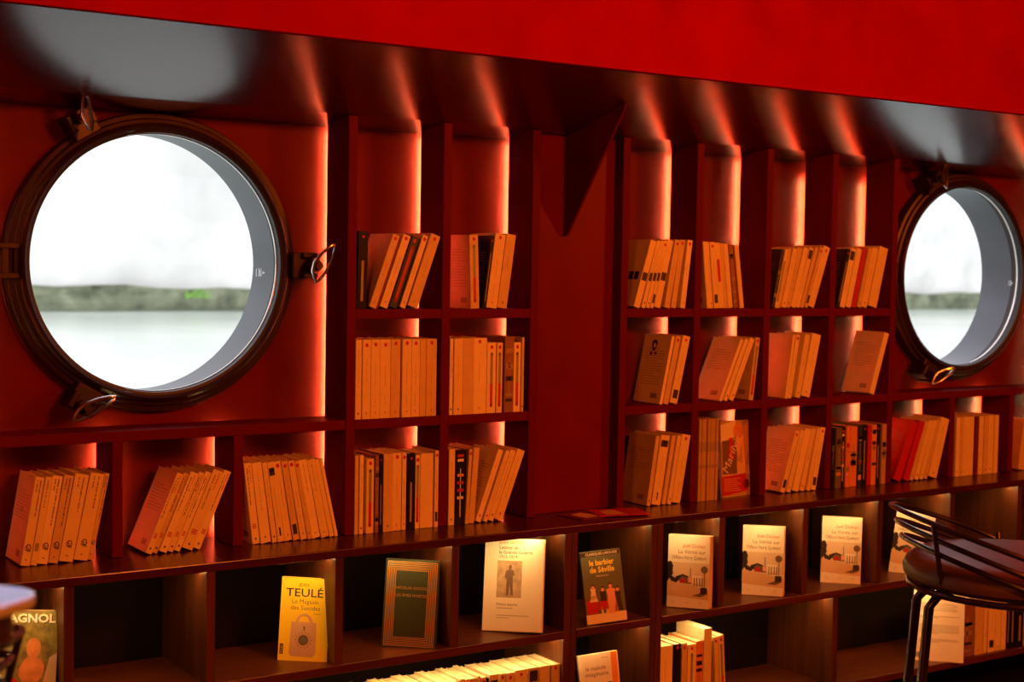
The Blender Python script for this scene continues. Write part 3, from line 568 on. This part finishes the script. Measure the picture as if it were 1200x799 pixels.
def d_lettres(bm, W, H, F, I):
    text(bm, 'JEAN GIONO', W*.24, H*.945, .0095, F(1), I['rink']); text(bm, 'Lettres de', W*.24, H*.885, .0105, F(1), I['ink'], bold=.01)
    text(bm, 'la Grande Guerre', W*.24, H*.835, .0105, F(1), I['ink'], bold=.01); text(bm, '1915-1919', W*.24, H*.787, .0098, F(1), I['rink'])
    quad(bm, W*.22, W*.64, H*.36, H*.76, F(1), I['photo'])
    b = [(.38, .385), (.42, .39), (.44, .52), (.46, .39), (.50, .385), (.49, .50), (.49, .60), (.52, .60), (.50, .655), (.455, .665), (.47, .69), (.46, .715), (.43, .715), (.41, .69), (.425, .665), (.37, .65), (.35, .58), (.385, .56), (.385, .48)]
    poly(bm, [(a*W, c*H) for a, c in b], F(2), I['sepia'])
    text(bm, 'Édition illustrée', W*.23, H*.275, .0075, F(1), I['ink']); text(bm, 'préface inédite', W*.23, H*.24, .0068, F(1), I['rink']) if 0 else [quad(bm, W*.23, W*(.50 if k else .46), H*(.245-.0*k), H*.25, F(1), I['sepia']) for k in (1,)]
    quad(bm, W*.23, W*.78, H*.165, H*.17, F(1), I['sepia']); quad(bm, W*.23, W*.45, H*.14, H*.144, F(1), I['sepia'])
front_book('paperback_book', (1.700, -.034, .5385, D(-50), D(13), D(-2.5)), .134, .199, .012, 'white', ['ink', 'rink', 'photo', 'sepia'], d_lettres, 'large white paperback with sepia standing soldier photograph, leaning cover first')
def d_barbier(bm, W, H, F, I):
    quad(bm, 0, W*.97, H*.93, H*.985, F(1), I['redc'] if 0 else I['ink']); text(bm, 'CLASSIQUES LAROUSSE', W*.52, H*.942, .0075, F(2), I['white'], 'CENTER', width=W*.8, bold=.015)
    text(bm, 'le barbier', W*.50, H*.80, .0175, F(1), I['yink'], 'CENTER', width=W*.62, bold=.03); text(bm, 'de Séville', W*.50, H*.70, .0175, F(1), I['yink'], 'CENTER', width=W*.62, bold=.03)
    text(bm, 'Beaumarchais', W*.50, H*.64, .0055, F(1), I['white'], 'CENTER')
    quad(bm, 0, W, 0, H*.13, F(1), I['white'])
    quad(bm, .03*W, .30*W, .14*H, .37*H, F(2), I['redc']); poly(bm, [(.02*W, .37*H), (.35*W, .40*H), (.33*W, .34*H), (.02*W, .32*H)], F(3), I['sepia'])
    def fig(cx, w, z0, z1, body, skin='pinkd'):
        poly(bm, [(cx-w, z0), (cx+w, z0), (cx+w*.55, z0+(z1-z0)*.62), (cx+w*.7, z0+(z1-z0)*.82), (cx, z0+(z1-z0)*.88), (cx-w*.7, z0+(z1-z0)*.82), (cx-w*.5, z0+(z1-z0)*.62)], F(3), I[body]); disc(bm, (cx, z1-.004), .0042, F(4), I[skin])
        disc(bm, (cx, z1-.001), .0044, F(3), I['ink'])
    fig(.22*W, .010, .30*H, .52*H, 'white'); fig(.46*W, .012, .20*H, .48*H, 'ink'); fig(.66*W, .017, .12*H, .52*H, 'pinkd'); fig(.83*W, .011, .14*H, .46*H, 'ink')
    for x in (.38, .50): poly(bm, [(x*W, .22*H), (x*W+.004, .22*H), (x*W+.006, .06*H), (x*W+.001, .06*H)], F(4), I['white'])
    quad(bm, .32*W, .56*W, .18*H, .30*H, F(4), I['redc'])
front_book('paperback_book', (1.928, -.112, .5385, D(-10), D(10.6), D(-2.7)), .100, .160, .008, 'teal', ['ink', 'white', 'yink', 'redc', 'sepia', 'pinkd'], d_barbier, 'small slate-green paperback with yellow title and costumed players, in the narrow cabinet')
def d_dicker(bm, W, H, F, I):
    text(bm, 'Joël Dicker', W*.90, H*.83, .0120, F(1), I['rink'], 'RIGHT'); text(bm, 'La Vérité sur', W*.90, H*.745, .0125, F(1), I['sepia'], 'RIGHT'); text(bm, "l'Affaire Harry Quebert", W*.92, H*.665, .0125, F(1), I['sepia'], 'RIGHT', width=W*.82)
    quad(bm, 0, W, H*.30, H*.62, F(1), I['sky']); poly(bm, [(0, H*.36), (W, H*.26), (W, H*.12), (0, H*.16)], F(2), I['sand'])
    for cx, cz, r in ((.05, .60, .0055), (.08, .56, .006), (.05, .52, .0065), (.07, .47, .007), (.05, .42, .006), (.13, .385, .006), (.20, .37, .0055), (.25, .40, .006), (.31, .42, .005), (.37, .43, .0055), (.43, .42, .005), (.48, .41, .005)): disc(bm, (max(cx*W, r), cz*H), r, F(3), I['ink'], 8)
    quad(bm, .0, .035*W, .36*H, .60*H, F(3), I['ink'])
    poly(bm, [(.28*W, .39*H), (.36*W, .44*H), (.44*W, .42*H), (.56*W, .42*H), (.58*W, .33*H), (.30*W, .34*H)], F(4), I['sepia'])
    poly(bm, [(.30*W, .37*H), (.38*W, .41*H), (.45*W, .37*H), (.45*W, .34*H), (.30*W, .345*H)], F(5), I['redc']); quad(bm, .60*W, .84*W, .34*H, .45*H, F(4), I['white']); quad(bm, .50*W, .60*W, .35*H, .42*H, F(5), I['pinkd'])
    quad(bm, .545*W, .56*W, .40*H, .55*H, F(5), I['ink']); quad(bm, .885*W, .90*W, .20*H, .52*H, F(5), I['ink']); disc(bm, (.885*W, .535*H), .0085, F(6), I['sepia'], 20)
    for x in (.64, .70, .77, .83): quad(bm, x*W, x*W+.0022, .30*H, .42*H, F(6), I['sepia'])
    quad(bm, .80*W, .96*W, .20*H, .29*H, F(6), I['ink']); poly(bm, [(.60*W, .17*H), (.80*W, .215*H), (.94*W, .19*H), (.80*W, .16*H)], F(5), I['sepia'])
    for x in (.15, .48, .80): quad(bm, (x-.04)*W, (x+.05)*W, .075*H, .082*H, F(1), I['sand']); quad(bm, (x-.04)*W, (x+.05)*W, .06*H, .065*H, F(1), I['sand'])
DM = ['rink', 'sepia', 'sky', 'sand', 'ink', 'redc', 'white', 'pinkd']
for P, lab in (((2.199, -.057, .5385, D(-55), D(7.8), D(-1.5)), 'thick white novel with painted street cover, first of four, nearest the narrow cabinet'),
               ((2.447, -.044, .5375, D(-50), D(7.9), D(-1.0)), 'thick white novel with painted street cover, second of four from the narrow cabinet'),
               ((2.722, -.038, .5375, D(-42), D(7.9), D(1.0)), 'thick white novel with painted street cover, third of four, just left of bar stool'),
               ((2.978, -.034, .5385, D(-50), D(9.1), D(6.0)), 'tilted thick white novel with painted street cover, seen behind the bar stool hoops')):
    b = front_book('paperback_book', P, .100, .169, .036, 'white', DM, d_dicker, lab); b['group'] = 'four copies of the same white novel'
def d_pagnol(bm, W, H, F, I):
    quad(bm, 0, W, 0, H, F(1), I['leafy'])
    text(bm, 'PAGNOL', W*.52, H*.875, .021, F(3), I['white'], 'CENTER', width=W*.86, bold=.035); text(bm, 'PAGNOL', W*.535, H*.868, .021, F(2), I['ink'], 'CENTER', width=W*.86, bold=.035)
    poly(bm, [(W*(.60+.20*math.cos(a)*(1+.1*math.sin(2*a))), H*(.36+.15*math.sin(a))) for a in [k*.262 for k in range(24)]], F(3), I['fruit'])
    poly(bm, [(W*(.62+.12*math.cos(a)), H*(.60+.11*math.sin(a))) for a in [k*.314 for k in range(20)]], F(2), I['fruit'])
    poly(bm, [(W*(.25+.25*math.cos(a)), H*(.12+.16*math.sin(a))) for a in [k*.39 for k in range(16)]], F(2), I['redc'])
    poly(bm, [(.60*W, 0), (W, 0), (W, .55*H), (.88*W, .50*H), (.80*W, .25*H)], F(2), I['sand'])
front_book('paperback_book', (.660, -.048, .5375, D(-26), D(7), D(1.5)), .108, .165, .012, 'tan', ['leafy', 'white', 'ink', 'fruit', 'redc', 'sand'], d_pagnol, 'paperback with white capital title over painted fruit and leaves, far bottom left')
def d_malade(bm, W, H, F, I):
    text(bm, 'le malade', W*.42, H*.78, .0135, F(1), I['sepia'], 'CENTER', width=W*.5); text(bm, 'imaginaire', W*.44, H*.70, .0135, F(1), I['sepia'], 'CENTER', width=W*.58); text(bm, 'Molière', W*.66, H*.925, .005, F(1), I['sepia'], 'CENTER')
    quad(bm, W*.82, W*.97, H*.45, H*.99, F(1), I['oink']); quad(bm, W*.10, W*.80, H*.05, H*.60, F(1), I['ink']); poly(bm, [(W*.60, H*.60), (W*.68, H*.60), (W*.72, H*.1), (W*.58, H*.1)], F(2), I['white'])
front_book('paperback_book', (1.930, -.105, ZB+.001, D(-10), D(8), D(-3)), .100, .165, .008, 'white', ['sepia', 'oink', 'ink', 'white'], d_malade, 'white paperback with orange corner band, below in the narrow cabinet, partly cut off')
def d_marilyn(bm, W, H, F, I):
    poly(bm, [(0, H*.72), (W*.55, H*.80), (W*.55, H), (0, H*.95)], F(1), I['white']); quad(bm, W*.05, W*.55, H*.30, H*.74, F(2), I['sepia']); poly(bm, [(.25*W, .5*H), (.45*W, .5*H), (.42*W, .76*H), (.30*W, .78*H)], F(3), I['redc'])
    disc(bm, (.62*W, .86*H), .020, F(3), I['fruit'], 20); poly(bm, [(.50*W, .70*H), (.75*W, .90*H), (.98*W, .98*H), (.96*W, .60*H), (.86*W, .42*H), (.76*W, .42*H), (.74*W, .70*H), (.62*W, .50*H)], F(2), I['pinkd'])
    poly(bm, [(0, .28*H), (.35*W, .50*H), (.98*W, .40*H), (W, .28*H)], F(1), I['sand'])
    text(bm, 'Marilyn', 0, 0, .034, F(4) @ Matrix.Translation((W*.20, 0, H*.30)) @ Matrix.Rotation(D(-58), 4, 'Y'), I['white'], width=H*.52)
    poly(bm, [(0, .02*H), (.90*W, .07*H), (.86*W, .30*H), (0, .27*H)], F(5), I['redc']); disc(bm, (.86*W, .16*H), .012, F(6), I['dred'], 18)
    for k in range(7): quad(bm, .07*W, (.68-.07*(k % 3))*W, (.08+k*.026)*H, (.088+k*.026)*H, F(6), I['pinkd'])
front_book('magazine', (2.425, .010, .7685, D(10), D(5), D(1.6)), .112, .190, .004, 'tan', ['white', 'sepia', 'redc', 'fruit', 'pinkd', 'sand', 'dred'], d_marilyn, 'glossy magazine with a red text box, cover first on the ledge').__setitem__('category', 'magazine')
def d_bigwhite(bm, W, H, F, I):
    for k in range(6): quad(bm, W*.14, W*(.86 if k % 3 else .8), H*(.80-k*.020), H*(.80-k*.020)+.0013, F(1), I['gink'])
    for z, n in ((.62, 2), (.50, 7), (.30, 3)): 
        for k in range(n): quad(bm, W*.12, W*(.90 if k < n-1 else .5), H*(z-k*.020), H*(z-k*.020)+.0013, F(1), I['gink'])
    for k in range(9): quad(bm, W*(.06+k*.014), W*(.06+k*.014)+.0012, H*.045, H*.12, F(2), I['ink'])
front_book('paperback_book', (3.050, -.062, ZB+.001, D(-42), D(9), D(1)), .132, .190, .014, 'white', ['gink', 'ink'], d_bigwhite, 'large white book showing its printed back cover, leaning beneath the bar stool')
# magazines lying on the ledge in front of the blank panel
for k, (x, y, a, mc, lab) in enumerate(((1.93, -.085, 8, 'dred', 'dark red leaflet lying flat on the ledge below the blank panel'), (1.985, -.075, -14, 'redc', 'red leaflet lying on top of the dark one on the ledge'))):
    r = tag(empty('leaflet', (x, y, LT+.0004+k*.0024), (0, 0, D(a))), lab, 'leaflet')
    bm = box(bmesh.new(), 0, .125, 0, .085, 0, .002); quad(bm, 0, 0, 0, 0, Matrix(), 0) if 0 else None
    q = [bm.verts.new(p) for p in ((.02, .01, .0021), (.07, .01, .0021), (.06, .07, .0021), (.02, .06, .0021))]; bm.faces.new(q).material_index = 1
    obj('cover', bm, [mc, 'sand'], r)

# ------------------------------------------------------------------ bar stools and table
def stool(x, y, face, label, zs=.79, R=.215):
    root = tag(empty('bar_stool', (x, y, 0), (0, 0, face)), label, 'bar stool', 'metal hoop bar stools')
    # upholstered seat (faces local +x)
    bm = bmesh.new(); prof = [(0, -.005), (.10, -.002), (.165, .0), (.195, -.004), (.209, -.014), (R, -.028), (.213, -.042), (.200, -.052), (0, -.052)]
    seg = 48; rings = [[bm.verts.new((r*math.cos(2*math.pi*k/seg), r*math.sin(2*math.pi*k/seg), zs+z)) for k in range(seg)] for r, z in prof[1:-1]]
    for A, B in zip(rings, rings[1:]):
        for k in range(seg): bm.faces.new((A[k], A[(k+1) % seg], B[(k+1) % seg], B[k]))
    bm.faces.new(rings[0]); bm.faces.new(rings[-1]); obj('seat', bm, 'leather', root, True)
    bm = tube(bmesh.new(), [((R-.012)*math.cos(a), (R-.012)*math.sin(a), zs-.059) for a in [2*math.pi*k/48 for k in range(48)]], .0065, 8, True)
    obj('seat_ring', bm, 'black_metal', root, True)
    for rr, zt, ze in ((.240, .090, .010), (.229, .060, -.025), (.218, .030, -.050)):
        pts = []
        for k in range(41):
            a = D(180-105+210*k/40); c = -math.cos(a); pts.append((rr*math.cos(a), rr*math.sin(a), zs + ze + (zt-ze)*max(0, c)**1.0 + min(0, c)*.10))
        obj('back_hoop', tube(bmesh.new(), pts, .0052, 8), 'black_metal', root, True)
    for a in (209, 77, 283):
        ca, sa = math.cos(D(a)), math.sin(D(a)); zt = .010 + .080*(-ca) if a == 209 else .002
        obj('back_rod', tube(bmesh.new(), [(.200*ca, .200*sa, zs-.058), (.216*ca, .216*sa, zs-.05+.4*max(0, zt)), (.2405*ca, .2405*sa, zs+zt)], .005, 8), 'black_metal', root, True)
    for a in (166, 190, 346, 10):
        ca, sa = math.cos(D(a)), math.sin(D(a))
        obj('leg', tube(bmesh.new(), [(.14*ca, .14*sa, zs-.064), (.165*ca, .165*sa, zs-.070), (.186*ca, .186*sa, zs-.095), (.235*ca, .235*sa, .012)], .0095, 10), 'black_metal', root, True)
    pts = [(.222*math.cos(D(a)), .222*math.sin(D(a)), .24) for a in (10, 166, 190, 346)]
    obj('footrest', tube(bmesh.new(), pts, .007, 8, True), 'black_metal', root)
    return root
stool(2.374, -.898, D(-30), 'dark metal bar stool with round leather seat and hooped back, at right')
stool(.245, -.86, D(140), 'dark metal bar stool with hooped back under the pale table, at lower left', zs=.80)
tb = tag(empty('bar_table', (-.035, -1.301, 0), (0, 0, D(35))), 'pale square bar table with rounded corners, at the left edge', 'table')
def rsq(bm, h, r, z0, z1):
    pts = []
    for cx, cy, a0 in ((h-r, h-r, 0), (-h+r, h-r, 90), (-h+r, -h+r, 180), (h-r, -h+r, 270)):
        for k in range(9): a = D(a0+k*90/8); pts.append((cx+r*math.cos(a), cy+r*math.sin(a)))
    A = [bm.verts.new((*p, z0)) for p in pts]; B = [bm.verts.new((*p, z1)) for p in pts]; n = len(pts)
    bm.faces.new(A); bm.faces.new(B)
    for i in range(n): bm.faces.new((A[i], A[(i+1) % n], B[(i+1) % n], B[i]))
    return bm
obj('tabletop', rsq(bmesh.new(), .3, .035, 1.018, 1.030), 'tabletop', tb, bevel=.003)
obj('apron', rsq(bmesh.new(), .285, .03, .990, 1.0175), 'tabledge', tb)
obj('pedestal', tube(bmesh.new(), [(0, 0, .02), (0, 0, .9898)], .03, 20), 'black_metal', tb, True)
obj('base_plate', rsq(bmesh.new(), .2, .03, .0005, .0195), 'black_metal', tb)
